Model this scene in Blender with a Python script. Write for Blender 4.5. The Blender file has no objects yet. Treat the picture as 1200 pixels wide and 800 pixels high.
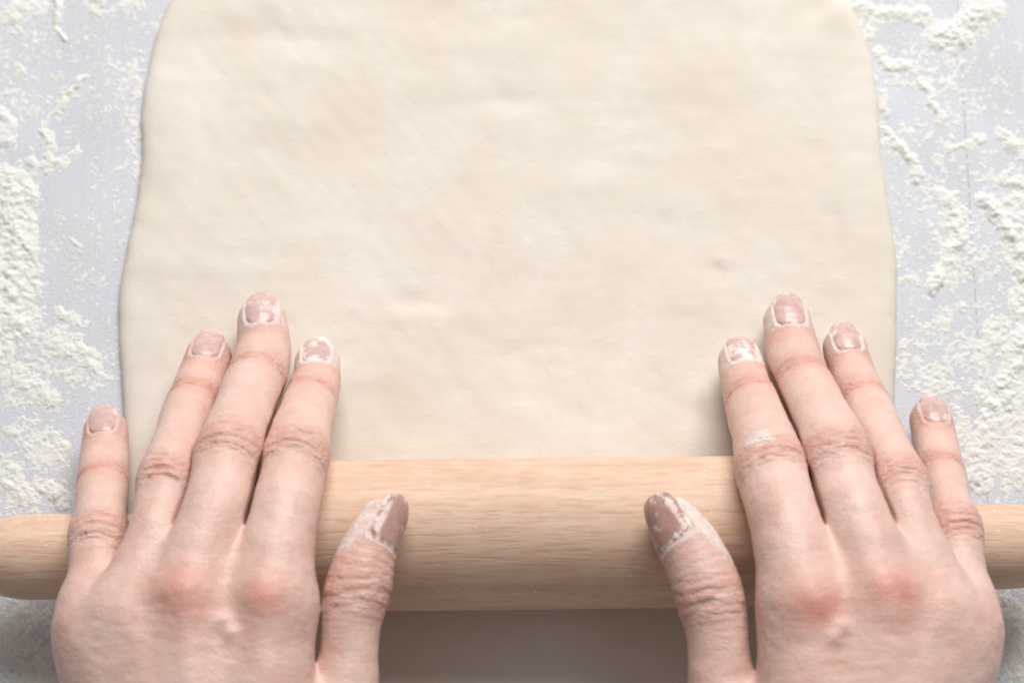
import bpy, math
import numpy as np

# ------------------------------------------------------------------ camera, light, exposure
sc = bpy.context.scene
COL = sc.collection
MM = 0.001
CAM_D, CAM_TILT, CAM_F = 700.0, math.radians(18), 4.2 * 700      # mm, rad, px of the 1200 px wide photograph
FW = np.array([0, math.sin(CAM_TILT), -math.cos(CAM_TILT)])
UP = np.array([0, math.cos(CAM_TILT), math.sin(CAM_TILT)])
RT = np.array([1.0, 0, 0])
CAM = -FW * CAM_D
cd = bpy.data.cameras.new('camera')
cam = bpy.data.objects.new('camera', cd)
COL.objects.link(cam)
cam.location = CAM * MM
cam.rotation_euler = (CAM_TILT, 0, 0)
cd.sensor_width = 36
cd.lens = CAM_F / 1200 * 36
cd.clip_start, cd.clip_end = 0.01, 50
cd.dof.use_dof = True
cd.dof.focus_distance = 0.665
cd.dof.aperture_fstop = 9
sc.camera = cam

world = bpy.data.worlds.new('World')
sc.world = world
world.use_nodes = True
world.node_tree.nodes['Background'].inputs[0].default_value = (1.0, 0.985, 0.96, 1)
world.node_tree.nodes['Background'].inputs[1].default_value = 0.255


def area(name, loc, target, sx, sy, watt, color):
    l = bpy.data.lights.new(name, 'AREA')
    l.shape = 'RECTANGLE'
    l.size, l.size_y, l.energy, l.color = sx, sy, watt, color
    o = bpy.data.objects.new(name, l)
    COL.objects.link(o)
    o.location = loc
    d = np.array(target) - np.array(loc)
    from mathutils import Vector
    o.rotation_euler = Vector(d).to_track_quat('-Z', 'Y').to_euler()
    return o


area('window_light', (0.25, 1.08, 1.13), (0, 0, 0), 1.1, 0.9, 35.0, (1.0, 0.985, 0.965))

sc.view_settings.view_transform = 'Standard'
sc.view_settings.look = 'None'
sc.view_settings.exposure = 0.0
sc.view_settings.gamma = 1.0
sc.render.engine = 'CYCLES'
sc.cycles.use_denoising = True
sc.cycles.max_bounces = 6
sc.cycles.filter_width = 1.6


def un(px, py, z):
    """point (mm) at height z seen at pixel px, py of the photograph"""
    d = FW + RT * (px - 600) / CAM_F + UP * (400 - py) / CAM_F
    return CAM + d * ((z - CAM[2]) / d[2])


def scale_at(p):
    return CAM_F / float((np.asarray(p) - CAM) @ FW)


# ------------------------------------------------------------------ numeric helpers
def _hash(ix, iy, iz, seed):
    h = (ix.astype(np.uint32) * np.uint32(374761393) + iy.astype(np.uint32) * np.uint32(668265263)
         + iz.astype(np.uint32) * np.uint32(2147483647) + np.uint32(seed) * np.uint32(974634777))
    h = (h ^ (h >> np.uint32(13))) * np.uint32(1274126177)
    h = h ^ (h >> np.uint32(16))
    return (h & np.uint32(0xFFFFFF)).astype(np.float32) / 16777215.0


def noise(P, scale, seed=0):
    """smooth value noise 0..1 with features about `scale` mm"""
    Q = np.asarray(P, np.float32) / scale
    if Q.shape[1] == 2:
        Q = np.c_[Q, np.full(len(Q), 0.37, np.float32)]
    I = np.floor(Q).astype(np.int64)
    F = (Q - I).astype(np.float32)
    F = F * F * F * (F * (F * 6 - 15) + 10)
    out = 0
    with np.errstate(over='ignore'):
        for dx in (0, 1):
            for dy in (0, 1):
                for dz in (0, 1):
                    w = (F[:, 0] if dx else 1 - F[:, 0]) * (F[:, 1] if dy else 1 - F[:, 1]) * (F[:, 2] if dz else 1 - F[:, 2])
                    out = out + w * _hash(I[:, 0] + dx + 5000, I[:, 1] + dy + 5000, I[:, 2] + dz + 5000, seed)
    return out


def fbm(P, scale, octaves=4, seed=0, gain=0.5):
    a, t, n = 1.0, 0, 0
    for o in range(octaves):
        t = t + a * noise(P, scale / 2 ** o, seed + o * 17)
        n += a
        a *= gain
    return t / n


def smin(a, b, k):
    h = np.maximum(k - np.abs(a - b), 0) / k
    return np.minimum(a, b) - h * h * k * 0.25


def sstep(a, b, x):
    t = np.clip((x - a) / (b - a), 0, 1)
    return t * t * (3 - 2 * t)


def norm(v):
    v = np.asarray(v, float)
    return v / np.linalg.norm(v)


def catmull(K, n):
    """K: rows of control values; returns n samples per span through all of them"""
    K = np.asarray(K, float)
    E = np.vstack([2 * K[0] - K[1], K, 2 * K[-1] - K[-2]])
    out = []
    for i in range(1, len(E) - 2):
        p0, p1, p2, p3 = E[i - 1], E[i], E[i + 1], E[i + 2]
        for t in np.linspace(0, 1, n, endpoint=False):
            out.append(0.5 * (2 * p1 + (p2 - p0) * t + (2 * p0 - 5 * p1 + 4 * p2 - p3) * t * t + (3 * p1 - p0 - 3 * p2 + p3) * t ** 3))
    out.append(E[-2])
    return np.array(out)


def mesh_object(name, verts, faces, material, parent=None, smooth=True):
    me = bpy.data.meshes.new(name)
    verts = np.asarray(verts, np.float32)
    if isinstance(faces, np.ndarray) and faces.shape[1] == 4:
        me.vertices.add(len(verts))
        me.vertices.foreach_set('co', verts.ravel())
        me.loops.add(faces.size)
        me.loops.foreach_set('vertex_index', faces.ravel().astype(np.int32))
        me.polygons.add(len(faces))
        me.polygons.foreach_set('loop_start', np.arange(0, faces.size, 4, dtype=np.int32))
        me.update(calc_edges=True)
        me.validate()
    else:
        me.from_pydata([tuple(v) for v in verts], [], [tuple(int(i) for i in f) for f in faces])
    if smooth:
        me.polygons.foreach_set('use_smooth', [True] * len(me.polygons))
    me.materials.append(material)
    o = bpy.data.objects.new(name, me)
    COL.objects.link(o)
    if parent:
        o.parent = parent
    return o


def attr(o, name, values):
    a = o.data.attributes.new(name, 'FLOAT', 'POINT')
    a.data.foreach_set('value', np.asarray(values, np.float32))


def tag(o, label=None, cat=None, kind=None, group=None):
    if label: o['label'] = label
    if cat: o['category'] = cat
    if kind: o['kind'] = kind
    if group: o['group'] = group


# ------------------------------------------------------------------ materials
class Mat:
    def __init__(self, name):
        self.m = bpy.data.materials.new(name)
        self.m.use_nodes = True
        self.t = self.m.node_tree
        self.b = self.t.nodes['Principled BSDF']

    def n(self, kind, **kw):
        nd = self.t.nodes.new(kind)
        for k, v in kw.items():
            if k.startswith('i_'):
                nd.inputs[k[2:].replace('_', ' ')].default_value = v
            else:
                setattr(nd, k, v)
        return nd

    def l(self, a, b):
        self.t.links.new(a, b)

    def coords(self, scale=(1, 1, 1), rot=(0, 0, 0)):
        tc = self.n('ShaderNodeTexCoord')
        mp = self.n('ShaderNodeMapping')
        mp.inputs['Scale'].default_value = scale
        mp.inputs['Rotation'].default_value = rot
        self.l(tc.outputs['Object'], mp.inputs['Vector'])
        return mp.outputs['Vector']

    def noise(self, vec, scale, detail=4, rough=0.55, dist=0.0):
        nd = self.n('ShaderNodeTexNoise')
        nd.inputs['Scale'].default_value = scale
        nd.inputs['Detail'].default_value = detail
        nd.inputs['Roughness'].default_value = rough
        nd.inputs['Distortion'].default_value = dist
        self.l(vec, nd.inputs['Vector'])
        return nd.outputs['Fac']

    def ramp(self, fac, stops):
        nd = self.n('ShaderNodeValToRGB')
        e = nd.color_ramp.elements
        while len(e) < len(stops):
            e.new(0.5)
        for el, (p, c) in zip(e, stops):
            el.position = p
            el.color = (c, c, c, 1) if np.isscalar(c) else (*c, 1)
        self.l(fac, nd.inputs['Fac'])
        return nd.outputs['Color']

    def math(self, op, a, b=None, clamp=False):
        nd = self.n('ShaderNodeMath', operation=op, use_clamp=clamp)
        for i, v in enumerate((a, b)):
            if v is None: continue
            if np.isscalar(v): nd.inputs[i].default_value = v
            else: self.l(v, nd.inputs[i])
        return nd.outputs[0]

    def mix(self, fac, a, b, blend='MIX'):
        nd = self.n('ShaderNodeMix', data_type='RGBA', blend_type=blend)
        for s, v in (('Factor', fac),):
            if np.isscalar(v): nd.inputs[0].default_value = v
            else: self.l(v, nd.inputs[0])
        for i, v in ((6, a), (7, b)):
            if isinstance(v, tuple): nd.inputs[i].default_value = (*v, 1)
            else: self.l(v, nd.inputs[i])
        return nd.outputs[2]

    def attr(self, name):
        return self.n('ShaderNodeAttribute', attribute_name=name).outputs['Fac']

    def bump(self, height, dist, strength=1.0, prev=None):
        nd = self.n('ShaderNodeBump')
        nd.inputs['Strength'].default_value = strength
        nd.inputs['Distance'].default_value = dist
        self.l(height, nd.inputs['Height'])
        if prev is not None:
            self.l(prev, nd.inputs['Normal'])
        return nd.outputs['Normal']

    def out(self, color=None, rough=None, normal=None, spec=None):
        if color is not None:
            if isinstance(color, tuple): self.b.inputs['Base Color'].default_value = (*color, 1)
            else: self.l(color, self.b.inputs['Base Color'])
        if rough is not None:
            if np.isscalar(rough): self.b.inputs['Roughness'].default_value = rough
            else: self.l(rough, self.b.inputs['Roughness'])
        if normal is not None: self.l(normal, self.b.inputs['Normal'])
        if spec is not None: self.b.inputs['Specular IOR Level'].default_value = spec
        return self.m


def sss(M, weight, radius, scale):
    M.b.inputs['Subsurface Weight'].default_value = weight
    M.b.inputs['Subsurface Radius'].default_value = radius
    M.b.inputs['Subsurface Scale'].default_value = scale


def mat_skin():
    M = Mat('skin')
    v = M.coords()
    mott = M.noise(v, 160, 4, 0.6)
    mott2 = M.noise(v, 45, 2)
    base = M.mix(M.ramp(mott2, [(0.3, 0.0), (0.7, 1.0)]), (0.68, 0.45, 0.385), (0.735, 0.525, 0.46))
    base = M.mix(M.math('MULTIPLY', M.ramp(mott, [(0.42, 0.0), (0.68, 1.0)]), 0.42), base, (0.60, 0.33, 0.26))
    base = M.mix(M.math('MULTIPLY', M.ramp(M.noise(v, 75, 3, 0.5, 0.8), [(0.52, 0.0), (0.68, 1.0)]), 0.35), base, (0.56, 0.42, 0.37))
    red = M.attr('red')
    rn = M.math('MULTIPLY', red, M.ramp(mott, [(0.25, 0.55), (0.7, 1.0)]), True)
    base = M.mix(rn, base, (0.59, 0.215, 0.155))
    # flour dusted on the skin
    fl = M.attr('flour')
    f1 = M.noise(v, 480, 6, 0.8)
    f2 = M.noise(v, 1500, 3, 0.6)
    fm = M.math('ADD', M.math('MULTIPLY', f1, 0.75), M.math('MULTIPLY', f2, 0.25))
    fm = M.math('SUBTRACT', M.math('ADD', fm, fl), 1.0)
    fm = M.ramp(M.math('MULTIPLY', fm, 3.0, True), [(0.0, 0.0), (0.85, 1.0)])
    base = M.mix(M.math('MULTIPLY', fm, 0.8), base, (0.80, 0.75, 0.71))
    rough = M.math('ADD', M.math('MULTIPLY', fm, 0.4), 0.43)
    vor = M.n('ShaderNodeTexVoronoi', feature='DISTANCE_TO_EDGE')
    vor.inputs['Scale'].default_value = 950
    M.l(v, vor.inputs['Vector'])
    h = M.math('ADD', M.ramp(vor.outputs['Distance'], [(0.0, 0.0), (0.25, 1.0)]), M.math('MULTIPLY', M.noise(v, 700, 3), 0.8))
    nrm = M.bump(M.noise(v, 260, 4, 0.6), 0.0005, 0.13)
    vw = M.coords((0.22, 1, 0.8))
    wr = M.ramp(M.noise(vw, 850, 4, 0.65, 0.5), [(0.36, 0.0), (0.56, 1.0)])
    nrm = M.bump(M.math('MULTIPLY', wr, M.attr('wrinkle')), 0.00042, 0.6, nrm)
    nrm = M.bump(h, 0.00008, 0.6, nrm)
    nrm = M.bump(fm, 0.0002, 0.7, nrm)
    sss(M, 0.07, (1.0, 0.42, 0.28), 0.0015)
    return M.out(base, rough, nrm, 0.42)


def mat_nail(name, c1, c2):
    M = Mat(name)
    v = M.coords()
    w = M.noise(v, 260, 4, 0.65, 0.6)
    col = M.mix(M.ramp(w, [(0.35, 0.0), (0.65, 1.0)]), c1, c2)
    edge = M.attr('edge')
    f1 = M.noise(v, 620, 5, 0.7)
    fm = M.ramp(M.math('SUBTRACT', M.math('ADD', f1, edge), 0.98), [(0.0, 0.0), (0.18, 1.0)])
    col = M.mix(M.math('MULTIPLY', fm, 0.8), col, (0.82, 0.77, 0.74))
    rough = M.math('ADD', M.math('MULTIPLY', fm, 0.5), 0.2)
    nrm = M.bump(f1, 0.0001, 0.35)
    sss(M, 0.12, (1.0, 0.4, 0.3), 0.001)
    return M.out(col, rough, nrm, 0.45)


def mat_dough():
    M = Mat('dough')
    v = M.coords()
    a = M.noise(v, 22, 4, 0.55)
    b = M.noise(v, 300, 5, 0.6)
    col = M.mix(M.ramp(a, [(0.32, 0.0), (0.68, 1.0)]), (0.705, 0.63, 0.545), (0.75, 0.69, 0.62))
    # thin veil of flour rubbed over the sheet
    veil = M.math('MULTIPLY', M.ramp(M.noise(v, 48, 6, 0.7), [(0.48, 0.0), (0.75, 1.0)]), M.ramp(b, [(0.35, 0.15), (0.65, 1.0)]))
    col = M.mix(M.math('MULTIPLY', veil, 0.6), col, (0.82, 0.79, 0.74))
    vs = M.coords((0.35, 1, 1), (0, 0, math.radians(-25)))
    nrm = M.bump(M.noise(vs, 110, 5, 0.65, 0.4), 0.0011, 0.2)
    nrm = M.bump(M.noise(v, 900, 3, 0.6), 0.00018, 0.35, nrm)
    sss(M, 0.25, (1.0, 0.75, 0.5), 0.003)
    return M.out(col, 0.72, nrm, 0.25)


def mat_wood():
    M = Mat('beech_wood')
    v = M.coords((1, 1, 1))
    va = M.coords((0.10, 1, 1), (0, 0, math.radians(4)))
    vf = M.coords((0.10, 1, 1), (0, 0, math.radians(2.5)))
    rings = M.noise(va, 260, 4, 0.55, 0.35)
    fine = M.noise(vf, 900, 4, 0.6)
    fleck = M.ramp(M.noise(vf, 1300, 2, 0.5), [(0.53, 0.0), (0.66, 1.0)])
    col = M.mix(M.ramp(rings, [(0.3, 0.0), (0.7, 1.0)]), (0.63, 0.415, 0.30), (0.735, 0.525, 0.40))
    col = M.mix(M.math('MULTIPLY', M.ramp(fine, [(0.4, 0.0), (0.7, 1.0)]), 0.35), col, (0.50, 0.31, 0.19))
    col = M.mix(M.math('MULTIPLY', fleck, 0.26), col, (0.40, 0.235, 0.14))
    # flour caught on the wood
    sp = M.math('MULTIPLY', M.ramp(M.noise(v, 900, 3, 0.7), [(0.62, 0.0), (0.68, 1.0)]), M.ramp(M.noise(v, 70, 3, 0.6), [(0.5, 0.0), (0.62, 1.0)]))
    veil = M.math('MULTIPLY', M.ramp(M.noise(v, 110, 5, 0.7), [(0.45, 0.0), (0.8, 1.0)]), 0.25)
    col = M.mix(M.math('MAXIMUM', M.math('MULTIPLY', sp, 0.8), veil), col, (0.80, 0.74, 0.66))
    nrm = M.bump(M.math('ADD', fine, M.math('MULTIPLY', fleck, -0.6)), 0.00012, 0.5)
    return M.out(col, 0.58, nrm, 0.3)


def mat_paint():
    M = Mat('painted_wood')
    v = M.coords()
    vg = M.coords((1, 0.05, 1))
    g = M.noise(vg, 520, 4, 0.65)
    col = M.mix(M.ramp(M.noise(v, 30, 3), [(0.3, 0.0), (0.7, 1.0)]), (0.565, 0.585, 0.645), (0.605, 0.62, 0.67))
    col = M.mix(M.math('MULTIPLY', M.ramp(g, [(0.56, 0.0), (0.72, 1.0)]), 0.35), col, (0.44, 0.47, 0.57))
    # dusting of flour
    d = M.math('MULTIPLY', M.ramp(M.noise(v, 1500, 4, 0.75), [(0.40, 0.0), (0.64, 1.0)]), M.ramp(M.noise(v, 34, 5, 0.65), [(0.36, 0.10), (0.60, 1.0)]))
    col = M.mix(M.math('MULTIPLY', d, 0.7), col, (0.80, 0.80, 0.79))
    nrm = M.bump(g, 0.0003, 0.5)
    nrm = M.bump(d, 0.0003, 0.5, nrm)
    return M.out(col, 0.55, nrm, 0.35)


def mat_flour():
    M = Mat('flour')
    v = M.coords()
    n = M.noise(v, 900, 4, 0.7)
    col = M.mix(M.ramp(M.noise(v, 120, 3), [(0.35, 0.0), (0.65, 1.0)]), (0.76, 0.745, 0.70), (0.79, 0.785, 0.77))
    nrm = M.bump(n, 0.0006, 0.8)
    return M.out(col, 0.9, nrm, 0.1)


SKIN = mat_skin()
NAIL = mat_nail('nail', (0.53, 0.335, 0.315), (0.66, 0.465, 0.43))
TNAIL = mat_nail('thumb_nail', (0.36, 0.20, 0.17), (0.48, 0.29, 0.255))
DOUGH, WOOD, PAINT, FLOUR = mat_dough(), mat_wood(), mat_paint(), mat_flour()

# ------------------------------------------------------------------ table top of painted boards
root = bpy.data.objects.new('table_top', None)
COL.objects.link(root)
tag(root, kind='structure')


def board(x0, x1, y0, y1, t, bev):
    """cross-section with eased long edges, extruded along y (mm)"""
    prof = [(x0, -t), (x0, -bev * 1.6), (x0 + bev * 0.35, -bev * 0.5), (x0 + bev, 0), (x1 - bev, 0), (x1 - bev * 0.35, -bev * 0.5), (x1, -bev * 1.6), (x1, -t)]
    n = len(prof)
    V = [(x, y0, z) for x, z in prof] + [(x, y1, z) for x, z in prof]
    Fs = [(i, i + n, (i + 1) % n + n, (i + 1) % n) for i in range(n)]
    Fs += [tuple(range(n)), tuple(reversed(range(n, 2 * n)))]
    return np.array(V) * MM, [tuple(reversed(f)) for f in Fs]


seam = un(1137, 250, 0)[0]
bw = 95.0
for k in range(-4, 3):
    V, Fs = board(seam + k * bw + 0.01, seam + (k + 1) * bw - 0.01, -420, 420, 18, 0.14)
    mesh_object('board', V, Fs, PAINT, root, smooth=False)

# ------------------------------------------------------------------ dough sheet
DT = 4.2       # thickness, mm
left = [(232, -38), (205, -8), (188, 28), (175, 70), (168, 120), (168, 180), (160, 240), (150, 290), (141, 335), (139, 400), (143, 460), (147, 530), (150, 620), (155, 720), (165, 820), (185, 900), (240, 950)]
right = [(940, -40), (985, -12), (1005, 25), (1020, 70), (1028, 110), (1033, 170), (1037, 230), (1047, 285), (1050, 330), (1048, 400), (1046, 470), (1042, 560), (1036, 680), (1028, 800), (1010, 890), (950, 945)]
loop = left + [(600, 975)] + right[::-1] + [(600, -52), (420, -50)]
P = np.array([un(x, y, 0)[:2] for x, y in loop])
Pc = P
# even arc length
seg = np.r_[0, np.cumsum(np.linalg.norm(np.diff(np.vstack([Pc, Pc[:1]]), axis=0), axis=1))]
N = 900
ss = np.linspace(0, seg[-1], N, endpoint=False)
Pl = np.vstack([Pc, Pc[:1]])
out = np.c_[np.interp(ss, seg, Pl[:, 0]), np.interp(ss, seg, Pl[:, 1])]
kern = np.exp(-(np.arange(-40, 41) * (seg[-1] / N) / 5.0) ** 2)
kern /= kern.sum()
out = np.stack([np.convolve(np.r_[out[-40:, k], out[:, k], out[:40, k]], kern, 'valid') for k in (0, 1)], 1)
tan = np.roll(out, -1, 0) - np.roll(out, 1, 0)
nor = np.c_[-tan[:, 1], tan[:, 0]]
nor /= np.linalg.norm(nor, axis=1)[:, None]
cen = out.mean(0)
if ((cen - out) * nor).sum() < 0: nor = -nor
out = out + nor * ((fbm(out, 22, 3, 5) - 0.5) * 2.2 + (fbm(out, 6, 2, 9) - 0.5) * 0.6)[:, None]
offs = [0.5, 0.1, 0.0, 0.15, 0.6, 1.4, 2.5, 4.0, 6.0, 8.5, 11.5]
hs = [-0.05, 0.35, 0.9, 1.6, 2.35, 3.0, 3.5, 3.85, 4.05, 4.17, 4.2]
rings = []
for o_, h_ in zip(offs, hs):
    q = out + nor * o_
    if o_ > 1:
        kr = np.exp(-(np.arange(-60, 61) * (seg[-1] / N) / (0.8 * o_)) ** 2)
        kr /= kr.sum()
        q = np.stack([np.convolve(np.r_[q[-60:, k], q[:, k], q[:60, k]], kr, 'valid') for k in (0, 1)], 1)
    rings.append(np.c_[q, np.full(N, h_)])
inner = rings[-1][:, :2]
for lam in np.linspace(1, 0.0004, 90)[1:]:
    q = cen + (inner - cen) * lam
    rings.append(np.c_[q, np.full(N, DT)])
Vd = np.vstack(rings)


def bump_at(px, py, rad, amp, sx=1.0):
    c = un(px, py, DT)
    return amp * np.exp(-(((Vd[:, 0] - c[0]) / (rad * sx)) ** 2 + ((Vd[:, 1] - c[1]) / rad) ** 2))


wt = sstep(0.5, 4.0, Vd[:, 2])
dz = (fbm(Vd[:, :2], 46, 3, 21) - 0.5) * 1.5 + (fbm(Vd[:, :2] * [0.55, 1.0], 11, 3, 33) - 0.5) * 0.9 + (fbm(np.c_[Vd[:, 0] * 0.8 + Vd[:, 1] * 0.6, (Vd[:, 1] * 0.8 - Vd[:, 0] * 0.6) * 0.25], 5, 2, 37) - 0.5) * 0.35
rimd = fbm(Vd[:, :2], 14, 2, 77) * 0.5
dz = dz + rimd * np.exp(-((np.repeat(np.arange(len(rings)), N) - 11) / 4.0) ** 2)
for a in [(848, 306, 2.6, 0.45), (846, 317, 3.0, -0.4), (838, 312, 1.6, -0.25), (820, 482, 5, -0.5, 0.5), (832, 470, 4, 0.35, 0.5), (1030, 200, 6, -0.5, 0.4), (1022, 330, 7, -0.5, 0.35), (175, 330, 7, -0.45, 0.4), (475, 352, 3.5, -0.7, 2), (590, 118, 4, -0.5, 2.5), (690, 215, 4, 0.4, 3), (980, 14, 5, 0.9, 1.0), (958, 8, 4, -1.0, 1.2), (330, 40, 4, -0.6, 3.0), (400, 25, 4, 0.4, 3.0), (980, 260, 7, -0.4, 0.3), (760, 180, 3, 0.4, 2.5), (300, 300, 3, -0.4, 3)]:
    dz = dz + bump_at(*a)
Vd[:, 2] += dz * wt
# pressed flat under the pin
i = np.arange(N)
Fd = []
for r in range(len(rings) - 1):
    a = r * N
    Fd.append(np.c_[a + i, a + (i + 1) % N, a + N + (i + 1) % N, a + N + i])
Fd = np.vstack(Fd)
tail = (len(rings) - 1) * N
Vd[tail:, :] = np.c_[Vd[tail:, :2], np.full(N, Vd[tail:, 2].mean())]
AX0, AX1 = un(385, 627.5, DT + 19.8), un(850, 622.5, DT + 19.8)      # two points on the pin's axis
PIN_R = 19.8
PZ = AX0[2]
pin_dir = norm([AX1[0] - AX0[0], AX1[1] - AX0[1], 0])
dist_axis = (Vd[:, 0] - AX0[0]) * -pin_dir[1] + (Vd[:, 1] - AX0[1]) * pin_dir[0]
press = np.where(np.abs(dist_axis) < PIN_R, PZ - np.sqrt(np.maximum(PIN_R ** 2 - dist_axis ** 2, 0)), 1e3)
Vd[:, 2] = np.minimum(Vd[:, 2], np.maximum(press + 0.02, 0.4))
# face direction: outward
p0, p1, p3 = Vd[Fd[20 * N, 0]], Vd[Fd[20 * N, 1]], Vd[Fd[20 * N, 3]]
if np.cross(p1 - p0, p3 - p0)[2] < 0: Fd = Fd[:, ::-1].copy()
dough = mesh_object('dough', Vd * MM, Fd, DOUGH)
tag(dough, 'large pale rolled out sheet of dough with rounded corners on the table', 'dough')

# ------------------------------------------------------------------ rolling pin
pin = bpy.data.objects.new('rolling_pin', None)
COL.objects.link(pin)
mid = (AX0 + AX1) / 2
pin.location = mid * MM
pin.rotation_euler = (0, 0, math.atan2(pin_dir[1], pin_dir[0]))
tag(pin, 'pale beech rolling pin with slimmer handles lying across the dough', 'rolling pin')


def lathe(name, prof, cy, cz, mat, n=96):
    V, Fs = [], []
    for x, r in prof:
        for k in range(n):
            a = 2 * math.pi * k / n
            V.append((x, cy + r * math.cos(a), cz + r * math.sin(a)))
    for j in range(len(prof) - 1):
        for k in range(n):
            Fs.append((j * n + k, j * n + (k + 1) % n, (j + 1) * n + (k + 1) % n, (j + 1) * n + k))
    Fs.append(tuple(range(n))[::-1])
    Fs.append(tuple((len(prof) - 1) * n + k for k in range(n)))
    return mesh_object(name, np.array(V) * MM, [f[::-1] for f in Fs], mat, pin)


def to_pin_x(px, py):
    return float((un(px, py, PZ) - mid) @ pin_dir)


bl, br = to_pin_x(214, 630), to_pin_x(992, 622)
ends = np.linspace(0, 1, 9)
bprof = [(bl, 11.0)] + [(bl + 7 * (1 - math.cos(t * math.pi / 2)), 11.6 + (PIN_R - 11.6) * math.sin(t * math.pi / 2)) for t in ends]
bprof += [(x, PIN_R) for x in np.linspace(bl + 9, br - 9, 24)]
bprof += [(br - 7 * (1 - math.cos(t * math.pi / 2)), 11.6 + (PIN_R - 11.6) * math.sin(t * math.pi / 2)) for t in ends[::-1]] + [(br, 11.0)]
lathe('barrel', bprof, 0, 0, WOOD)
HY, HZ, HR = -4.3, -2.0, 11.2


def handle_prof(x_in, x_out):
    s = 1 if x_out > x_in else -1
    L = abs(x_out - x_in)
    pr = [(0, 8.5), (1.0, 9.6), (4, 10.4), (L * 0.35, HR), (L * 0.7, HR)]
    for t in np.linspace(0.08, 1, 12):
        a = t * math.pi / 2
        pr.append((L - 16 + 16 * math.sin(a), HR * (0.12 + 0.88 * math.cos(a) ** 0.75) if t < 1 else 1.0))
    return [(x_in + s * x, r) for x, r in pr]


hl, hr = to_pin_x(-34, 653), to_pin_x(1250, 637)
pl = handle_prof(bl - 0.4, hl)
lathe('handle', pl[::-1], HY, HZ, WOOD)
lathe('handle', handle_prof(br + 0.4, hr), HY, HZ, WOOD)


def d_pin(Pw):
    """distance to the pin for points (mm), used to press the flesh against the wood"""
    rel = Pw - mid
    x = rel @ pin_dir
    yl = rel @ np.array([-pin_dir[1], pin_dir[0], 0])
    z = rel[..., 2]
    rb = np.hypot(yl, z)
    qx = np.abs(x - (bl + br) / 2) - (br - bl) / 2 + 5
    qr = rb - PIN_R + 5
    db = np.minimum(np.maximum(qx, qr), 0) + np.hypot(np.maximum(qx, 0), np.maximum(qr, 0)) - 5
    dh = np.hypot(yl - HY, z - HZ) - HR
    dh = np.maximum(dh, np.maximum(hl - x, x - hr))
    return np.minimum(db, dh)


# ------------------------------------------------------------------ hands
VOX = 0.45


def seg_field(X, Y, Z, a, b, ra, rb):
    ba = b - a
    L2 = float(ba @ ba) + 1e-9
    px, py, pz = X - a[0], Y - a[1], Z - a[2]
    h = np.clip((px * ba[0] + py * ba[1] + pz * ba[2]) / L2, 0, 1)
    return np.sqrt((px - ba[0] * h) ** 2 + (py - ba[1] * h) ** 2 + (pz - ba[2] * h) ** 2) - (ra + (rb - ra) * h)


class Digit:
    def __init__(self, joints, normal, flat, nail):
        """joints: rows (px, py, z, half width in px), tip first; converted to mm"""
        pts, rad = [], []
        for (x, y, z, hw) in joints:
            p = un(x, y, z)
            pts.append(p)
            rad.append(hw / scale_at(p))
        K = np.c_[np.array(pts), np.array(rad)]
        S = catmull(K, 5)
        self.c, self.r = S[:, :3], S[:, 3]
        ax = norm(self.c[0] - self.c[-1])
        n = np.asarray(normal, float)
        self.n = norm(n - ax * (n @ ax))
        self.flat = flat
        self.key = K
        self.nail = nail
        # distal frame
        d = 7
        self.t = norm(self.c[0] - self.c[d])
        n = np.asarray(nail.get('normal', normal), float)
        self.dn = norm(n - self.t * (n @ self.t))
        self.ds = np.cross(self.t, self.dn)
        self.tip = self.c[0] + self.t * self.r[0]
        self.arc = np.r_[0, np.cumsum(np.linalg.norm(np.diff(self.c, axis=0), axis=1))]

        # joint rows of the photograph -> arc positions on the back of the digit
        q = self.c + self.n * (self.r * flat)[:, None]
        row = 400 - CAM_F * ((q - CAM) @ UP) / ((q - CAM) @ FW)
        nail['joints'] = [(float(np.interp(y, row, self.arc)), k) for y, k in nail['joints']]
        J = {k: v for v, k in nail['joints']}
        if 'pip' in J:                      # bonier joints, leaner shafts between them
            self.r = self.r + 0.45 * np.exp(-((self.arc - J['pip']) / 5.0) ** 2) - 0.45 * np.exp(-((self.arc - (J['pip'] + J['dip']) / 2) / 5.5) ** 2) \
                - 0.35 * np.exp(-((self.arc - J['pip'] - 15) / 7.0) ** 2) + 0.15 * np.exp(-((self.arc - J['dip']) / 3.0) ** 2)

    def warp(self, Pw):
        return Pw + self.n * ((Pw @ self.n) * (1 / self.flat - 1))[..., None]

    def field(self, X, Y, Z):
        w = X * self.n[0] + Y * self.n[1] + Z * self.n[2]
        w = w * (1 / self.flat - 1)
        X, Y, Z = X + w * self.n[0], Y + w * self.n[1], Z + w * self.n[2]
        C = self.warp(self.c)
        d = None
        for i in range(len(C) - 1):
            q = seg_field(X, Y, Z, C[i], C[i + 1], self.r[i], self.r[i + 1])
            d = q if d is None else np.minimum(d, q)
        return d

    def box(self, m):
        R = self.r[:, None] + m
        return (self.c - R).min(0), (self.c + R).max(0)

    def local(self, Pw):
        """arc position from the tip centre and angle from the dorsal direction"""
        best = np.full(len(Pw), 1e9)
        s = np.zeros(len(Pw))
        rel = np.zeros((len(Pw), 3))
        tdir = np.zeros((len(Pw), 3))
        for i in range(len(self.c) - 1):
            a, b = self.c[i], self.c[i + 1]
            ba = b - a
            L = np.linalg.norm(ba)
            h = ((Pw - a) @ ba) / L ** 2
            h = np.clip(h, -9 if i == 0 else 0, 9 if i == len(self.c) - 2 else 1)
            q = Pw - a - h[:, None] * ba
            dd = np.linalg.norm(q, axis=1) - (self.r[i] + (self.r[i + 1] - self.r[i]) * np.clip(h, 0, 1))
            m = dd < best
            best[m] = dd[m]
            s[m] = self.arc[i] + h[m] * L
            rel[m] = q[m]
        side = np.cross(self.t, self.n)
        return s, np.arctan2(rel @ side, rel @ self.n), rel @ side


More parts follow.
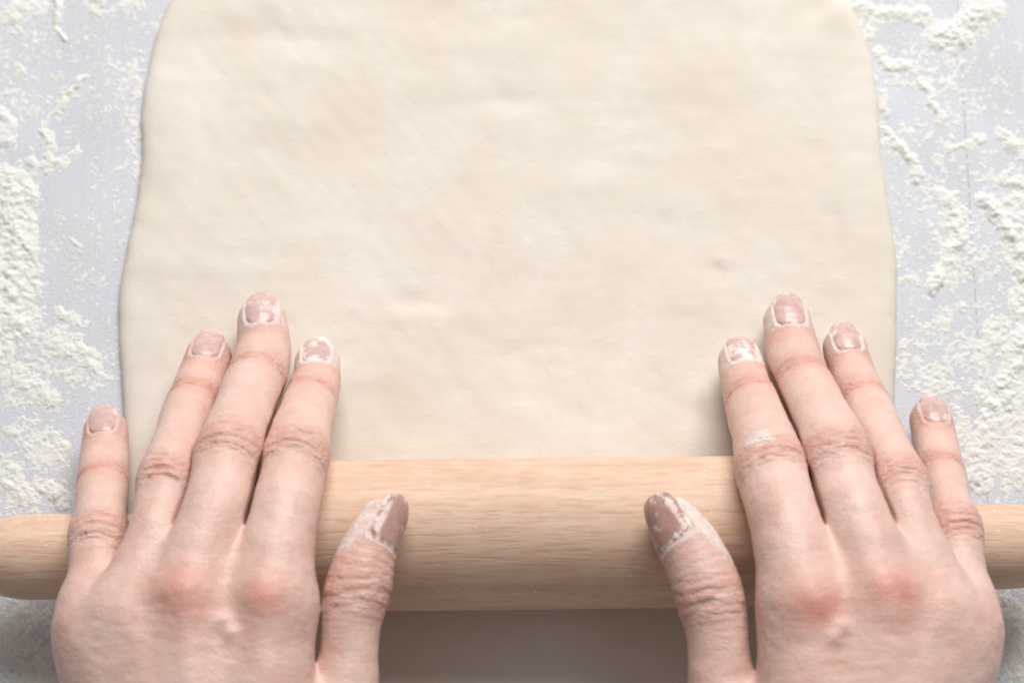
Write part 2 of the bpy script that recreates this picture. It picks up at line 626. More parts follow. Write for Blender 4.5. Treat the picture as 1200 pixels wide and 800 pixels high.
def surface_nets(F, org, vox):
    ins = F < 0
    c = ins[:-1, :-1, :-1].astype(np.int8)
    tot = np.zeros_like(c)
    for dx in (0, 1):
        for dy in (0, 1):
            for dz_ in (0, 1):
                tot += ins[dx:dx + c.shape[0], dy:dy + c.shape[1], dz_:dz_ + c.shape[2]]
    act = np.argwhere((tot > 0) & (tot < 8))
    ids = np.full(c.shape, -1, np.int32)
    ids[act[:, 0], act[:, 1], act[:, 2]] = np.arange(len(act), dtype=np.int32)
    corner = {}
    for o in [(x, y, z) for x in (0, 1) for y in (0, 1) for z in (0, 1)]:
        corner[o] = F[act[:, 0] + o[0], act[:, 1] + o[1], act[:, 2] + o[2]]
    acc = np.zeros((len(act), 3))
    cnt = np.zeros(len(act))
    for o in corner:
        for axis in range(3):
            if o[axis]: continue
            p = list(o); p[axis] = 1; p = tuple(p)
            f0, f1 = corner[o], corner[p]
            m = (f0 < 0) != (f1 < 0)
            t = np.where(m, f0 / np.where(m, f0 - f1, 1), 0)
            pos = np.array(o, float)[None, :].repeat(len(act), 0)
            pos[:, axis] = t
            acc += pos * m[:, None]
            cnt += m
    V = org + (act + acc / cnt[:, None]) * vox
    Q = []
    for axis in range(3):
        a, b = (axis + 1) % 3, (axis + 2) % 3
        lo = [slice(None)] * 3; hi = [slice(None)] * 3
        lo[axis] = slice(0, -1); hi[axis] = slice(1, None)
        x0, x1 = ins[tuple(lo)], ins[tuple(hi)]
        E = np.argwhere(x0 != x1)
        E = E[(E[:, a] > 0) & (E[:, b] > 0) & (E[:, a] < c.shape[a]) & (E[:, b] < c.shape[b])]
        flip = x0[E[:, 0], E[:, 1], E[:, 2]]
        q = []
        for da, db in ((1, 1), (0, 1), (0, 0), (1, 0)):
            I = E.copy()
            I[:, a] -= da
            I[:, b] -= db
            q.append(ids[I[:, 0], I[:, 1], I[:, 2]])
        q = np.stack(q, 1)
        q[~flip] = q[~flip][:, ::-1]
        Q.append(q)
    Q = np.vstack(Q)
    return V, Q[(Q >= 0).all(1)]


def vertex_normals(V, Q):
    fn = np.cross(V[Q[:, 2]] - V[Q[:, 0]], V[Q[:, 3]] - V[Q[:, 1]])
    N_ = np.zeros_like(V)
    for k in range(4):
        for ax in range(3):
            N_[:, ax] += np.bincount(Q[:, k], fn[:, ax], len(V))
    return N_ / (np.linalg.norm(N_, axis=1)[:, None] + 1e-12)


def laplace(V, Q, it, lam=0.5):
    e = np.vstack([Q[:, [0, 1]], Q[:, [1, 2]], Q[:, [2, 3]], Q[:, [3, 0]]])
    e = np.vstack([e, e[:, ::-1]])
    deg = np.bincount(e[:, 0], minlength=len(V))
    for _ in range(it):
        A = np.stack([np.bincount(e[:, 0], V[e[:, 1], k], len(V)) for k in range(3)], 1) / np.maximum(deg, 1)[:, None]
        V = V + (A - V) * lam
    return V


def make_hand(spec):
    D_ = spec['digits']            # thumb, index, middle, ring, pinky
    th, fingers = D_[0], D_[1:]
    mcp = [un(x, y, z) for x, y, z in spec['mcp']]
    mr = spec['mcp_r']
    carp = [un(x, y, z) for x, y, z in spec['carpus']]
    prims = []                      # a, b, ra, rb, k
    for i in range(4):
        prims.append((mcp[i], carp[i], mr[i], 12.5, 9))
    # stubs of the proximal phalanges carry the webs
    for i in range(4):
        f = fingers[i]
        e = f.c[-1] + (f.c[-6] - f.c[-1]) * spec['stub'][i]
        prims.append((mcp[i], e, mr[i] * 0.93, f.r[-6] * 0.90, 6))
    # palm side fill, thumb base, wrist and forearm
    pm = (mcp[1] + mcp[2]) / 2 * 0.5 + (carp[1] + carp[2]) / 2 * 0.5 - np.array([0, 0, 7.0])
    prims.append((pm + np.array([14, 22, 0]), pm + np.array([-14, 22, 0]), 12, 12, 10))
    prims.append((pm + np.array([16, -18, -2]), pm + np.array([-16, -18, -2]), 14, 14, 10))
    tm = [un(x, y, z) for x, y, z in spec['thumb_base']]
    prims.append((th.c[-1], tm[0], th.r[-1] * 0.98, 13.0, 5))
    prims.append((tm[0], tm[1], 13.0, 14.0, 9))
    prims.append((tm[0], (mcp[0] * 0.35 + carp[0] * 0.65), 8.5, 10.5, 9))
    w0, w1, w2 = spec['wrist']
    s = spec['sign']
    for q in (-1, 1):
        prims.append((w0 + np.array([q * 13, 0, 0]), w1 + np.array([q * 11, 0, 0]), 16, 16, 12))
        prims.append((w1 + np.array([q * 11, 0, 0]), w2 + np.array([q * 14, 0, 0]), 16, 21, 12))
    for (a, b, ra, rb, k) in spec['extra']:
        prims.append((a, b, ra, rb, k))
    lo = np.min([np.minimum(p[0] - p[2], p[1] - p[3]) for p in prims] + [d.box(3)[0] for d in D_], 0) - 4
    hi = np.max([np.maximum(p[0] + p[2], p[1] + p[3]) for p in prims] + [d.box(3)[1] for d in D_], 0) + 4
    shp = np.ceil((hi - lo) / VOX).astype(int) + 1
    F = np.full(shp, 50.0, np.float32)
    axs = [(lo[k] + np.arange(shp[k]) * VOX).astype(np.float32) for k in range(3)]

    def sub(l, h):
        i0 = np.maximum(np.floor((l - lo) / VOX).astype(int), 0)
        i1 = np.minimum(np.ceil((h - lo) / VOX).astype(int) + 1, shp)
        sl = tuple(slice(a, b) for a, b in zip(i0, i1))
        return sl, axs[0][sl[0]][:, None, None], axs[1][sl[1]][None, :, None], axs[2][sl[2]][None, None, :]

    for (a, b, ra, rb, k) in prims:
        m = max(ra, rb) + k + 2
        sl, X, Y, Z = sub(np.minimum(a, b) - m, np.maximum(a, b) + m)
        F[sl] = smin(F[sl], seg_field(X, Y, Z, a, b, ra, rb).astype(np.float32), k)
    G = np.full(shp, 50.0, np.float32)
    for i, d in enumerate(D_):
        sl, X, Y, Z = sub(*d.box(6))
        q = d.field(X, Y, Z)
        nb = []
        if i >= 1:
            nb = [D_[j] for j in (i - 1, i + 1) if 1 <= j <= 4]
        for e in nb:                       # leave a real gap between neighbours
            q = np.maximum(q, (q - e.field(X, Y, Z)) * 0.5 + 0.48)
        q = q.astype(np.float32)
        if i == 0:
            thumb_f = (sl, q)
            continue
        yw = -66.0 if i < 4 else -80.0
        kk = (0.02 + 4.0 * sstep(yw, yw - 12, Y)).astype(np.float32)
        G[sl] = smin(G[sl], q, kk)
    G = smin(F, G, 5.0)
    G[thumb_f[0]] = np.minimum(G[thumb_f[0]], smin(F[thumb_f[0]], thumb_f[1], 2.0))
    del F
    # flesh pressed against pin, dough and table
    sl, X, Y, Z = sub(np.array([-400, -110, -10.0]), np.array([400, 60, 60.0]))
    X, Y, Z = np.broadcast_arrays(X, Y, Z)
    PW = np.stack([X, Y, Z], -1)
    G[sl] = np.maximum(G[sl], (0.12 - d_pin(PW)).astype(np.float32))
    del PW
    zt = np.where(spec['dough_edge'](axs[0])[:, None, None], DT + 0.15, 0.15)
    G = np.maximum(G, (zt - axs[2][None, None, :]).astype(np.float32))
    V, Q = surface_nets(G, lo, VOX)
    del G
    V = laplace(V, Q, 2)
    # keep the largest connected shell only (drop crumbs cut off by the pin)
    Nn = vertex_normals(V, Q)
    # which digit each vertex belongs to
    dd = np.stack([d.field(V[:, 0], V[:, 1], V[:, 2]) for d in D_], 1)
    own = dd.argmin(1)
    near = dd.min(1) < 1.6
    disp = (fbm(V, 7, 3, spec['seed']) - 0.5) * 0.45 + (fbm(V, 2.2, 2, spec['seed'] + 3) - 0.5) * 0.12
    red = np.zeros(len(V))
    wrk = np.full(len(V), 0.14)
    flour = np.full(len(V), 0.18)
    for i, d in enumerate(D_):
        m = np.where((own == i) & near)[0]
        if not len(m): continue
        s, ang, lat = d.local(V[m])
        dors = sstep(-0.25, 0.45, np.cos(ang))
        width = np.interp(s, d.arc, d.r)
        wob = (noise(V[m], 4.0, 40 + i) - 0.5) * 1.3
        for (sj, kind) in d.nail['joints']:
            if kind == 'pip':
                for o_, amp, bow in ((-4.0, 0.26, 0.16), (-2.2, 0.40, 0.10), (-0.5, 0.30, 0.0), (1.5, 0.52, -0.08), (3.4, 0.66, -0.13), (5.0, 0.30, -0.16)):
                    x = s - sj - o_ - wob + bow * lat * lat / width * 2
                    fade = np.exp(-(lat / (width * 0.75)) ** 4)
                    disp[m] -= amp * np.exp(-(x / 0.52) ** 2) * 1.25 * dors * fade * (0.25 + 1.3 * noise(V[m], 3.2, 400 + i * 13 + int(o_ * 10)))
                disp[m] += 0.55 * np.exp(-((s - sj) / 5.5) ** 2) * dors
                disp[m] -= 0.35 * np.exp(-((s - sj - 9.5) / 4.5) ** 2) * dors
                wrk[m] += 0.8 * np.exp(-((s - sj - 1) / 4.5) ** 4) * dors
                red[m] += 0.42 * np.exp(-((s - sj) / 4.2) ** 2) * dors
            elif kind == 'dip':
                for o_, amp in ((-1.6, 0.30), (0.1, 0.46), (1.9, 0.34)):
                    x = s - sj - o_ - wob * 0.8
                    disp[m] -= amp * np.exp(-(x / 0.46) ** 2) * 1.1 * dors * (0.25 + 1.3 * noise(V[m], 3.0, 500 + i * 13 + int(o_ * 10)))
                disp[m] -= 0.25 * np.exp(-((s - sj + 3.0) / 2.4) ** 2) * dors
                wrk[m] += 0.6 * np.exp(-((s - sj) / 3.0) ** 4) * dors
                red[m] += 0.50 * np.exp(-((s - sj) / 4.5) ** 2) * dors
            else:                          # thumb joint: deep folds
                for o_, amp, bow in ((-3.2, 0.20, 0.1), (-0.9, 0.42, 0.04), (1.7, 0.46, -0.03), (4.0, 0.26, -0.08)):
                    x = s - sj - o_ - wob * 1.6 - 0.22 * lat * d.nail.get('side_sign', 1) + bow * lat * lat / width * 2
                    disp[m] -= amp * np.exp(-(x / 0.55) ** 2) * 0.8 * dors * (0.35 + 1.1 * noise(V[m], 3.0, 300 + int(o_ * 10)))
                disp[m] += 0.6 * np.exp(-((s - sj) / 6.0) ** 2) * dors
                wrk[m] += 0.5 * np.exp(-((s - sj) / 7.0) ** 4) * dors
                red[m] += 0.35 * np.exp(-((s - sj) / 6.5) ** 2) * dors
        # nail folds and flour at the tip
        rel = V[m] - d.tip
        sn = -(rel @ d.t)
        an = np.arctan2(rel @ d.ds, rel @ d.dn + d.r[0] * 0.0)
        axp = V[m] - d.c[0]
        rad_v = axp - (axp @ d.t)[:, None] * d.t
        an = np.arctan2(rad_v @ d.ds, rad_v @ d.dn)
        nl, na = d.nail['len'], d.nail['ang']
        ea = np.abs(an) - na
        es = sn - nl
        R = np.interp(np.maximum(s, 0), d.arc, d.r)
        # signed distance to the rounded nail outline (mm)
        qx, qy = ea * R + 2.2, es + 2.2
        e = np.minimum(np.maximum(qx, qy), 0) + np.hypot(np.maximum(qx, 0), np.maximum(qy, 0)) - 2.2
        dor2 = (np.cos(an) > -0.1)
        disp[m] += dor2 * (0.20 * np.exp(-((e - 0.5) / 0.7) ** 2) - 0.42 * sstep(0.0, -0.6, e)) * sstep(0.4, 2.0, sn)
        red[m] += 0.30 * np.exp(-(np.maximum(s - 4, 0) / 8.0) ** 2)
        f = 0.35 * np.exp(-(np.maximum(s - 2, 0) / d.nail['fl_len']) ** 2) + 0.10 * np.exp(-((e - 0.5) / 1.3) ** 2) * dor2
        flour[m] += d.nail['flour'] * f
        flour[m] += d.nail.get('side', 0) * np.exp(-(np.maximum(s - 10, 0) / 9.0) ** 2) * sstep(0.5, 1.0, np.sin(ang) * d.nail.get('side_sign', 1))
    for (c, r_, a) in spec['red']:
        c = un(*c)
        red += a * np.exp(-((np.linalg.norm(V - c, axis=1)) / r_) ** 2)
    for (c, r_, a) in spec['flour']:
        c = un(*c)
        flour += a * np.exp(-((np.linalg.norm(V - c, axis=1)) / r_) ** 2)
    for (a, b, w_, amp) in spec['ridges']:
        a, b = un(*a), un(*b)
        q = seg_field(V[:, 0], V[:, 1], V[:, 2] * 0 + a[2], a, np.array([b[0], b[1], a[2]]), 0, 0)
        disp += amp * np.exp(-(q / w_) ** 2) * (Nn[:, 2] > 0.2)
    # fine cross lines over the back of the hand
    back = (~near) & (Nn[:, 2] > 0.3)
    disp += back * (noise(V * np.array([0.35, 1.0, 1.0]), 1.7, 91) - 0.5) * 0.14
    # stay out of pin and dough
    V2 = V + Nn * disp[:, None]
    pen = d_pin(V2) < 0.05
    V2[pen] = V[pen]
    o = mesh_object('hand', V2 * MM, Q, SKIN)
    attr(o, 'red', np.clip(red, 0, 1))
    attr(o, 'wrinkle', np.clip(wrk, 0, 1))
    attr(o, 'flour', np.clip(flour, 0, 0.70))
    for i, d in enumerate(D_):
        make_nail(d, o, TNAIL if i == 0 else NAIL, spec['seed'] + i)
    return o


def radial(d, c, dirs, r0):
    """radius of the digit surface from axis points c along dirs"""
    r = np.full(len(c), r0)
    for _ in range(14):
        p = c + dirs * r[:, None]
        r = r - d.field(p[:, 0], p[:, 1], p[:, 2]) * 0.8
    return r


def make_nail(d, parent, mat, seed):
    nl, na = d.nail['len'], d.nail['ang']
    free = d.nail.get('free', -1.0)
    nu, nv = 25, 29
    us, vs = np.linspace(-1, 1, nu), np.linspace(0, 1, nv)
    pts, dirs, cs, edge = [], [], [], []
    for v in vs:                       # v = 0 cuticle, 1 free edge
        for u in us:
            # rounded cuticle and slightly rounded free edge
            back_ = nl + 0.35 - 2.3 * abs(u) ** 3
            front = -free + 1.6 * abs(u) ** 2.4
            s_ = back_ + (front - back_) * v
            a = na * 1.05 * u * (1 - 0.10 * (1 - v) ** 3 - 0.06 * v ** 4)
            cs.append(d.tip - d.t * s_)
            dirs.append(d.dn * math.cos(a) + d.ds * math.sin(a))
            edge.append((s_, abs(u), v))
    cs, dirs, edge = np.array(cs), np.array(dirs), np.array(edge)
    # surface radius where the digit is full, held on (slightly dropping) past the round of the tip
    smid = np.maximum(edge[:, 0], 5.5)
    rr = radial(d, d.tip - d.t * smid[:, None], dirs, d.r[0])
    drop = np.maximum(5.5 - edge[:, 0], 0)
    rr = rr - 0.045 * drop ** 2 * 0.9
    arch = 0.16 - 0.42 * edge[:, 1] ** 6 - 0.55 * sstep(0.13, 0.0, edge[:, 2])
    top = cs + dirs * (rr + arch)[:, None]
    bot = top - dirs * 0.55
    V = np.vstack([top, bot])
    n = nu * nv
    Fs = []
    for j in range(nv - 1):
        for k in range(nu - 1):
            a = j * nu + k
            Fs.append((a, a + 1, a + nu + 1, a + nu))
            Fs.append((n + a, n + a + nu, n + a + nu + 1, n + a + 1))
    rim = [k for k in range(nu)] + [j * nu + nu - 1 for j in range(1, nv)] + [(nv - 1) * nu + k for k in range(nu - 2, -1, -1)] + [j * nu for j in range(nv - 2, 0, -1)]
    for a, b in zip(rim, rim[1:] + rim[:1]):
        Fs.append((a, n + a, n + b, b))
    Fs = np.array(Fs)
    c0 = V[Fs[0]]
    if np.cross(c0[1] - c0[0], c0[3] - c0[0]) @ d.dn < 0:
        Fs = Fs[:, ::-1].copy()
    o = mesh_object('fingernail', V * MM, Fs, mat, parent)
    # flour gathers along the cuticle, the side folds and, on some, the tip
    dist = np.minimum(np.minimum(edge[:, 2] * nl, (1 - edge[:, 1]) * nl * 0.45), (1 - edge[:, 2]) * nl * 0.9 + 0.6)
    ed = 0.40 * d.nail['nail_flour'] * np.exp(-(dist / 1.5) ** 2) + d.nail.get('nail_dust', 0.18) + (fbm(top, 3.0, 2, seed) - 0.5) * 0.8 + 0.08
    attr(o, 'edge', np.r_[ed, ed])
    return o


def jt(kind_s):
    return kind_s


# ---- left hand
L_thumb = Digit([(447, 613, 48.5, 28.5), (432, 643, 50, 33), (418, 690, 50, 38.5), (411, 735, 49.5, 35), (408, 792, 48, 34)],
                (0.35, 0, 1), 1.0, dict(len=13.5, ang=0.98, normal=(0.8, 0.0, 0.72), joints=[(684, 'ip')], flour=1.0, fl_len=12, nail_flour=0.62, nail_dust=0.2, free=1.5, side=0.16, side_sign=-1))
L_index = Digit([(372, 425, 12.5, 26.5), (370, 450, 17, 29), (359, 481, 28, 34), (350, 514, 40, 38), (341, 560, 49, 40), (332, 605, 55.5, 42), (314, 690, 58, 44)],
                (0, 0.5, 1), 0.95, dict(len=12.6, ang=0.76, joints=[(447, 'dip'), (513, 'pip')], flour=1.5, fl_len=7, nail_flour=0.75, nail_dust=0.34))
L_middle = Digit([(307, 377, 12, 29), (308, 415, 16, 33), (292, 466, 31, 37.5), (277, 508, 43, 39), (261, 562, 51.5, 40), (249, 608, 56.5, 41), (222, 690, 58, 42)],
                 (0, 0.5, 1), 0.95, dict(len=13.2, ang=0.76, joints=[(420, 'dip'), (506, 'pip')], flour=1.2, fl_len=9, nail_flour=0.68, nail_dust=0.26))
L_ring = Digit([(245, 417, 11.5, 27), (236, 448, 16, 30), (222, 484, 26.5, 32.5), (204, 537, 42, 33), (192.5, 579, 48.5, 33.5), (183, 622, 53.5, 35), (158, 705, 54, 37)],
               (0, 0.5, 1), 0.95, dict(len=12.6, ang=0.76, joints=[(450, 'dip'), (543, 'pip')], flour=0.95, fl_len=6, nail_flour=0.62, nail_dust=0.24))
L_pinky = Digit([(124, 505, 10, 26.5), (122, 543, 16, 29.5), (118, 603, 36, 32.5), (114, 650, 44, 33.5), (102, 732, 49, 36)],
                (-0.1, 0.5, 1), 0.95, dict(len=12.6, ang=0.76, joints=[(547, 'dip'), (608, 'pip')], flour=0.8, fl_len=5, nail_flour=0.5, nail_dust=0.2))
L = dict(
    digits=[L_thumb, L_index, L_middle, L_ring, L_pinky], sign=1, seed=11,
    mcp=[(318, 710, 56.5), (222, 702, 57.5), (152, 722, 53.5), (116, 752, 48)], mcp_r=[10.8, 10.6, 10.0, 9.6],
    carpus=[(300, 1010, 53), (240, 1020, 54), (197, 1020, 52), (168, 1015, 47)], stub=[0.42, 0.42, 0.40, 0.28],
    thumb_base=[(392, 880, 44), (320, 1010, 46)],
    wrist=[un(225, 1000, 50), un(215, 1130, 52), un(160, 1480, 64)],
    extra=[],
    dough_edge=lambda x: x > un(146, 500, 0)[0],
    red=[((309, 700, 66), 7.0, 0.85), ((211, 692, 67), 7.0, 0.78), ((147, 717, 64), 5.5, 0.2), ((84, 742, 52), 8, 0.42), ((372, 640, 60), 8, 0.2), ((440, 640, 52), 8, 0.25)],
    flour=[((372, 405, 14), 6, 0.22), ((415, 632, 52), 7, 0.22), ((390, 690, 50), 8, 0.14), ((272, 502, 52), 4, 0.18), ((110, 600, 44), 5, 0.15)],
    ridges=[((262, 728, 66), (270, 742, 66), 2.4, 1.1), ((309, 705, 66), (304, 860, 60), 4.5, 0.8), ((215, 700, 66), (232, 860, 60), 4.5, 0.7), ((150, 722, 60), (180, 880, 60), 4.5, 0.6), ((262, 690, 66), (262, 640, 66), 5, -0.5), ((185, 700, 66), (182, 650, 66), 5, -0.5)])

# ---- right hand
R_thumb = Digit([(791, 614, 48.5, 31), (811, 646, 50, 37), (830, 692, 50, 40), (840, 735, 49.5, 37), (843, 792, 48, 35)],
                (-0.35, 0, 1), 1.0, dict(len=13.5, ang=1.0, normal=(-0.68, 0.0, 0.8), joints=[(696, 'ip')], flour=1.1, fl_len=12, nail_flour=0.7, nail_dust=0.26, free=1.5, side=0.22, side_sign=1))
R_index = Digit([(868, 424, 12.5, 26.5), (875, 449, 17, 30), (889, 490, 30, 36.5), (900, 528, 42, 41), (909, 566, 50, 42.5), (919, 604, 55.5, 44), (943, 692, 58, 45)],
                (0, 0.5, 1), 0.95, dict(len=12.6, ang=0.76, joints=[(447, 'dip'), (523, 'pip')], flour=1.9, fl_len=6.5, nail_flour=0.8, nail_dust=0.36))
R_middle = Digit([(923, 377, 12, 28.5), (929, 412, 15.5, 32), (941, 448, 25, 34), (970, 508, 43, 39), (989, 566, 52, 40), (1003, 606, 56.5, 41), (1030, 688, 58, 42)],
                 (0, 0.5, 1), 0.95, dict(len=13.2, ang=0.76, joints=[(425, 'dip'), (511, 'pip')], flour=1.3, fl_len=8, nail_flour=0.66, nail_dust=0.22))
R_ring = Digit([(990, 407, 11.5, 26), (1001, 446, 16.5, 28.5), (1022.5, 492, 31, 31), (1045, 545, 44, 32), (1054.5, 572, 48.5, 32.5), (1064, 606, 52.5, 34), (1094, 702, 54, 37)],
               (0, 0.5, 1), 0.95, dict(len=12.6, ang=0.76, joints=[(452, 'dip'), (547, 'pip')], flour=1.2, fl_len=6, nail_flour=0.66, nail_dust=0.22))
R_pinky = Digit([(1091, 492, 9.5, 25.5), (1098, 527, 15, 26.5), (1115, 600, 37, 28.5), (1122, 634, 42.5, 29.5), (1136, 732, 49, 34)],
                (0.1, 0.5, 1), 0.95, dict(len=12.6, ang=0.76, joints=[(535, 'dip'), (602, 'pip')], flour=0.9, fl_len=6, nail_flour=0.55, nail_dust=0.24))
R = dict(
    digits=[R_thumb, R_index, R_middle, R_ring, R_pinky], sign=-1, seed=57,
    mcp=[(942, 712, 56.5), (1032, 700, 57.5), (1094, 722, 53.5), (1120, 752, 48)], mcp_r=[10.8, 10.6, 10.0, 9.0],
    carpus=[(945, 1010, 53), (1000, 1020, 54), (1038, 1020, 52), (1062, 1015, 47)], stub=[0.42, 0.42, 0.40, 0.28],
    thumb_base=[(856, 880, 44), (925, 1010, 46)],
    wrist=[un(1010, 1000, 50), un(1020, 1130, 52), un(1075, 1480, 64)],
    extra=[],
    dough_edge=lambda x: x < un(1045, 480, 0)[0],
    red=[((955, 708, 66), 7.5, 0.9), ((1047, 693, 67), 7.5, 0.85), ((1098, 722, 62), 5.5, 0.18), ((1158, 735, 52), 8, 0.3), ((860, 600, 58), 8, 0.2), ((862, 520, 42), 6, 0.3)],
    flour=[((866, 408, 14), 6.5, 0.34), ((891, 520, 50), 5.5, 0.62), ((905, 528, 51), 4.0, 0.35), ((850, 640, 50), 8, 0.24), ((962, 505, 52), 4, 0.22), ((1040, 545, 52), 3.5, 0.2), ((820, 600, 52), 6, 0.2)],
    ridges=[((985, 735, 66), (978, 746, 66), 2.4, 1.05), ((953, 708, 66), (952, 860, 60), 4.5, 0.8), ((1044, 700, 66), (1016, 860, 60), 4.5, 0.7), ((1100, 722, 60), (1060, 880, 60), 4.5, 0.6), ((990, 690, 66), (985, 645, 66), 5, -0.5), ((1062, 690, 66), (1058, 650, 66), 5, -0.5)])

hand_l = make_hand(L)
tag(hand_l, 'left hand spread over the rolling pin, its index knuckle free of flour', 'hand', group='hands on the rolling pin')
hand_r = make_hand(R)
tag(hand_r, 'right hand on the rolling pin with a white flour patch on its index knuckle', 'hand', group='hands on the rolling pin')

# ------------------------------------------------------------------ loose flour on the table
# strokes: pixel polyline, half width px, height mm
STROKES = [
    ([(66, -5), (68, 25), (71, 50)], 7, 1.6), ([(0, 22), (25, 8), (45, 2)], 14, 1.0), ([(105, 8), (135, 14), (165, 6)], 14, 0.45), ([(112, -4), (120, 0)], 10, 1.2),
    ([(96, 86), (80, 112), (68, 132), (52, 150)], 5, 1.0), ([(52, 150), (55, 172), (62, 200)], 8, 1.0), ([(88, 180), (70, 192), (42, 196)], 9, 0.9),
    ([(0, 130), (8, 165)], 9, 1.3), ([(-10, 200), (22, 215), (38, 230)], 16, 1.4), ([(12, 230), (22, 300), (18, 380)], 24, 1.9), ([(38, 260), (42, 320), (38, 400)], 9, 0.7),
    ([(-15, 300), (-10, 420)], 24, 1.9), ([(84, 288), (96, 294)], 5, 0.7), ([(60, 400), (100, 420), (112, 436)], 16, 1.0), ([(75, 365), (105, 380)], 10, 0.7), ([(20, 440), (60, 470)], 20, 0.8),
    ([(55, 575), (75, 588)], 11, 1.4), ([(10, 560), (35, 590)], 16, 1.0), ([(20, 510), (70, 530)], 20, 0.6), ([(162, 60), (160, 140), (158, 205)], 8, 0.4), ([(130, 200), (150, 190)], 8, 0.5),
    ([(1000, 8), (1040, 12), (1085, 22)], 11, 1.2), ([(1105, 40), (1130, 38), (1152, 14)], 20, 2.3), ([(1120, 52), (1138, 45)], 10, 2.6), ([(1022, 20), (1018, 45)], 9, 1.0), ([(1030, 62), (1042, 80), (1060, 76)], 10, 1.2),
    ([(1082, 98), (1094, 106), (1092, 120)], 7, 1.2), ([(1096, 128), (1098, 142)], 8, 1.1), ([(1038, 110), (1042, 130)], 7, 0.9), ([(1042, 165), (1058, 172), (1066, 185), (1078, 208)], 9, 1.6), ([(1040, 150), (1060, 178)], 8, 1.3),
    ([(1110, 178), (1140, 170), (1150, 164)], 9, 0.8), ([(1112, 235), (1120, 275), (1112, 310), (1096, 338)], 11, 1.9), ([(1100, 228), (1112, 240)], 9, 1.1), ([(1100, 318), (1096, 338)], 6, 2.4), ([(1130, 250), (1126, 290)], 7, 0.9),
    ([(1156, 238), (1176, 256), (1190, 290), (1196, 325)], 12, 2.3), ([(1190, 240), (1204, 300)], 14, 1.5), ([(1172, 158), (1195, 178)], 12, 1.3), ([(1180, 205), (1215, 225)], 14, 1.2), ([(1205, 330), (1200, 400), (1185, 440)], 18, 2.0),
    ([(1185, 440), (1162, 490), (1146, 568)], 13, 2.1), ([(1150, 462), (1160, 474)], 10, 1.6), ([(1100, 375), (1130, 360)], 12, 0.5), ([(1070, 320), (1085, 345)], 8, 0.4), ([(1195, 470), (1190, 560)], 22, 1.0),
    ([(1170, 380), (1150, 420)], 14, 0.9), ([(1120, 470), (1130, 520)], 12, 0.5), ([(1060, 400), (1062, 450)], 9, 0.4),
    ([(0, 740), (40, 760)], 30, 0.6), ([(1185, 720), (1195, 780)], 16, 0.7), ([(30, 790), (60, 760)], 16, 0.5), ([(10, 715), (60, 725)], 16, 0.6), ([(0, 780), (70, 800)], 22, 0.7), ([(1180, 700), (1210, 740)], 14, 0.7), ([(1180, 790), (1210, 800)], 16, 0.7)]
# thin dusting: cx, cy, rx, ry, strength
DUST = [(40, 500, 130, 150, 0.75), (20, 60, 80, 110, 0.45), (110, 30, 60, 45, 0.5), (150, 140, 28, 120, 0.5), (80, 400, 70, 60, 0.6), (30, 760, 90, 90, 0.85), (1190, 750, 60, 100, 0.85), (1120, 480, 120, 150, 0.85), (1080, 110, 80, 120, 0.55), (1110, 300, 90, 90, 0.6), (1180, 230, 60, 110, 0.6), (1060, 20, 70, 40, 0.5)]


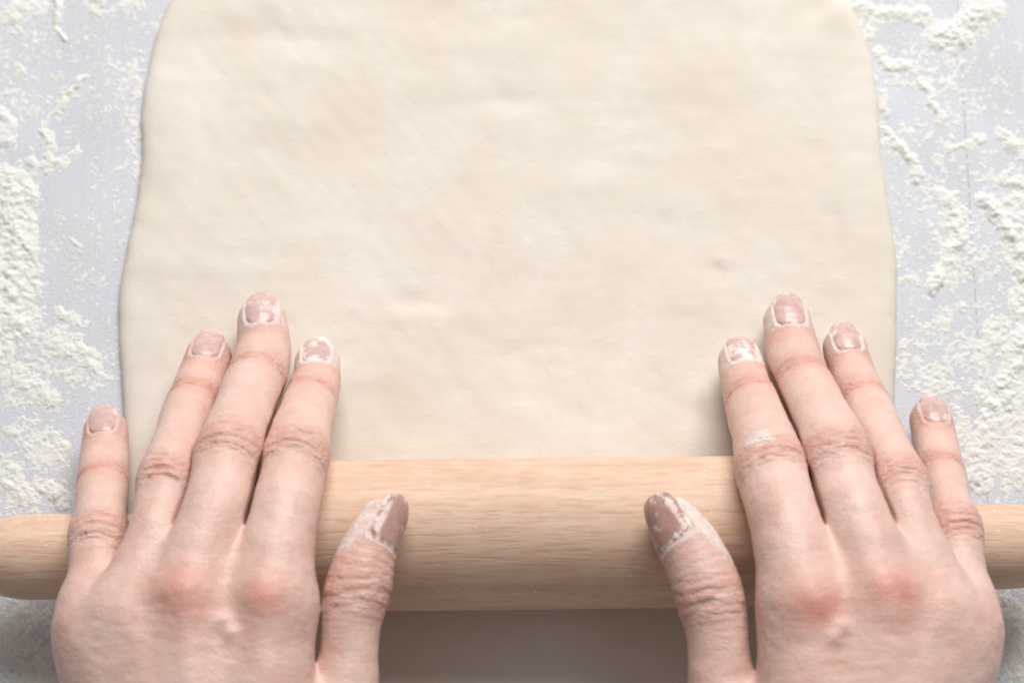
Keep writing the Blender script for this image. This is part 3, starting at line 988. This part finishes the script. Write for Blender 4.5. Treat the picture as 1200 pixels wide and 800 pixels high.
def flour_patch(x0, x1, y0, y1, step):
    """height field (mm) over a world rectangle"""
    xs, ys = np.arange(x0, x1, step), np.arange(y0, y1, step)
    GX, GY = np.meshgrid(xs, ys, indexing='ij')
    Pg = np.c_[GX.ravel(), GY.ravel()]
    warp = np.c_[fbm(Pg, 6, 3, 201) - 0.5, fbm(Pg, 6, 3, 202) - 0.5] * 7.0
    Pw = Pg + warp
    H = np.zeros(len(Pg))
    S = np.zeros(len(Pg))
    for poly, hw, h in STROKES:
        q = [un(x, y, 0)[:2] for x, y in poly]
        w_ = hw / 4.2
        best = np.full(len(Pg), 1e9)
        for a, b in zip(q[:-1], q[1:]):
            ba = b - a
            t = np.clip(((Pw - a) @ ba) / (ba @ ba), 0, 1)
            best = np.minimum(best, np.linalg.norm(Pw - a - t[:, None] * ba, axis=1))
        g = np.exp(-(best / w_) ** 2 * 1.1)
        H = np.maximum(H, 0.78 * h * g)
        S = np.maximum(S, g * min(1, 0.45 + 0.4 * h))
    dust = np.zeros(len(Pg))
    for cx, cy, rx, ry, s in DUST:
        c = un(cx, cy, 0)[:2]
        dust = np.maximum(dust, s * np.exp(-(((Pg[:, 0] - c[0]) / (rx / 4.2)) ** 2 + ((Pg[:, 1] - c[1]) / (ry / 4.2)) ** 2)))
    lump = fbm(Pg, 2.6, 3, 210, 0.6)
    fine = fbm(Pg, 1.0, 2, 220, 0.6)
    mid_ = fbm(Pg, 9, 3, 230)
    H = H * (-0.30 + 1.85 * lump) + (fbm(Pg, 1.4, 4, 240, 0.8) - 0.5) * 1.7 * np.sqrt(S) - 0.30 * (1 - S) + 0.05 * S
    thin = 0.27 * (dust + 0.10) * sstep(0.36, 0.60, mid_) + (fine - 0.60) * 0.8 + (lump - 0.5) * 0.25
    Hh = np.maximum(H, np.minimum(thin, 0.5) * (dust > 0.03) - 0.02)
    Hh = np.where(Hh > 0.03, 0.82 * Hh, -0.16)
    idx = np.arange(len(Pg)).reshape(GX.shape)
    Q = np.stack([idx[:-1, :-1], idx[1:, :-1], idx[1:, 1:], idx[:-1, 1:]], -1).reshape(-1, 4)
    keep = (Hh[Q] > 0.0).any(1)
    Q = Q[keep]
    used, inv = np.unique(Q, return_inverse=True)
    V = np.c_[Pg, Hh][used]
    return V, inv.reshape(-1, 4)


xl0, xl1 = un(-40, 0, 0)[0], un(200, 400, 0)[0]
xr0, xr1 = un(985, 400, 0)[0], un(1240, 0, 0)[0]
Va, Qa = flour_patch(xl0, xl1, un(0, 850, 0)[1], un(0, -40, 0)[1], 0.32)
Vb, Qb = flour_patch(xr0, xr1, un(0, 850, 0)[1], un(0, -40, 0)[1], 0.32)
flour = mesh_object('flour', np.vstack([Va, Vb]) * MM, np.vstack([Qa, Qb + len(Va)]), FLOUR)
tag(flour, 'white flour scattered and smeared over the painted table around the dough', 'flour', kind='stuff')
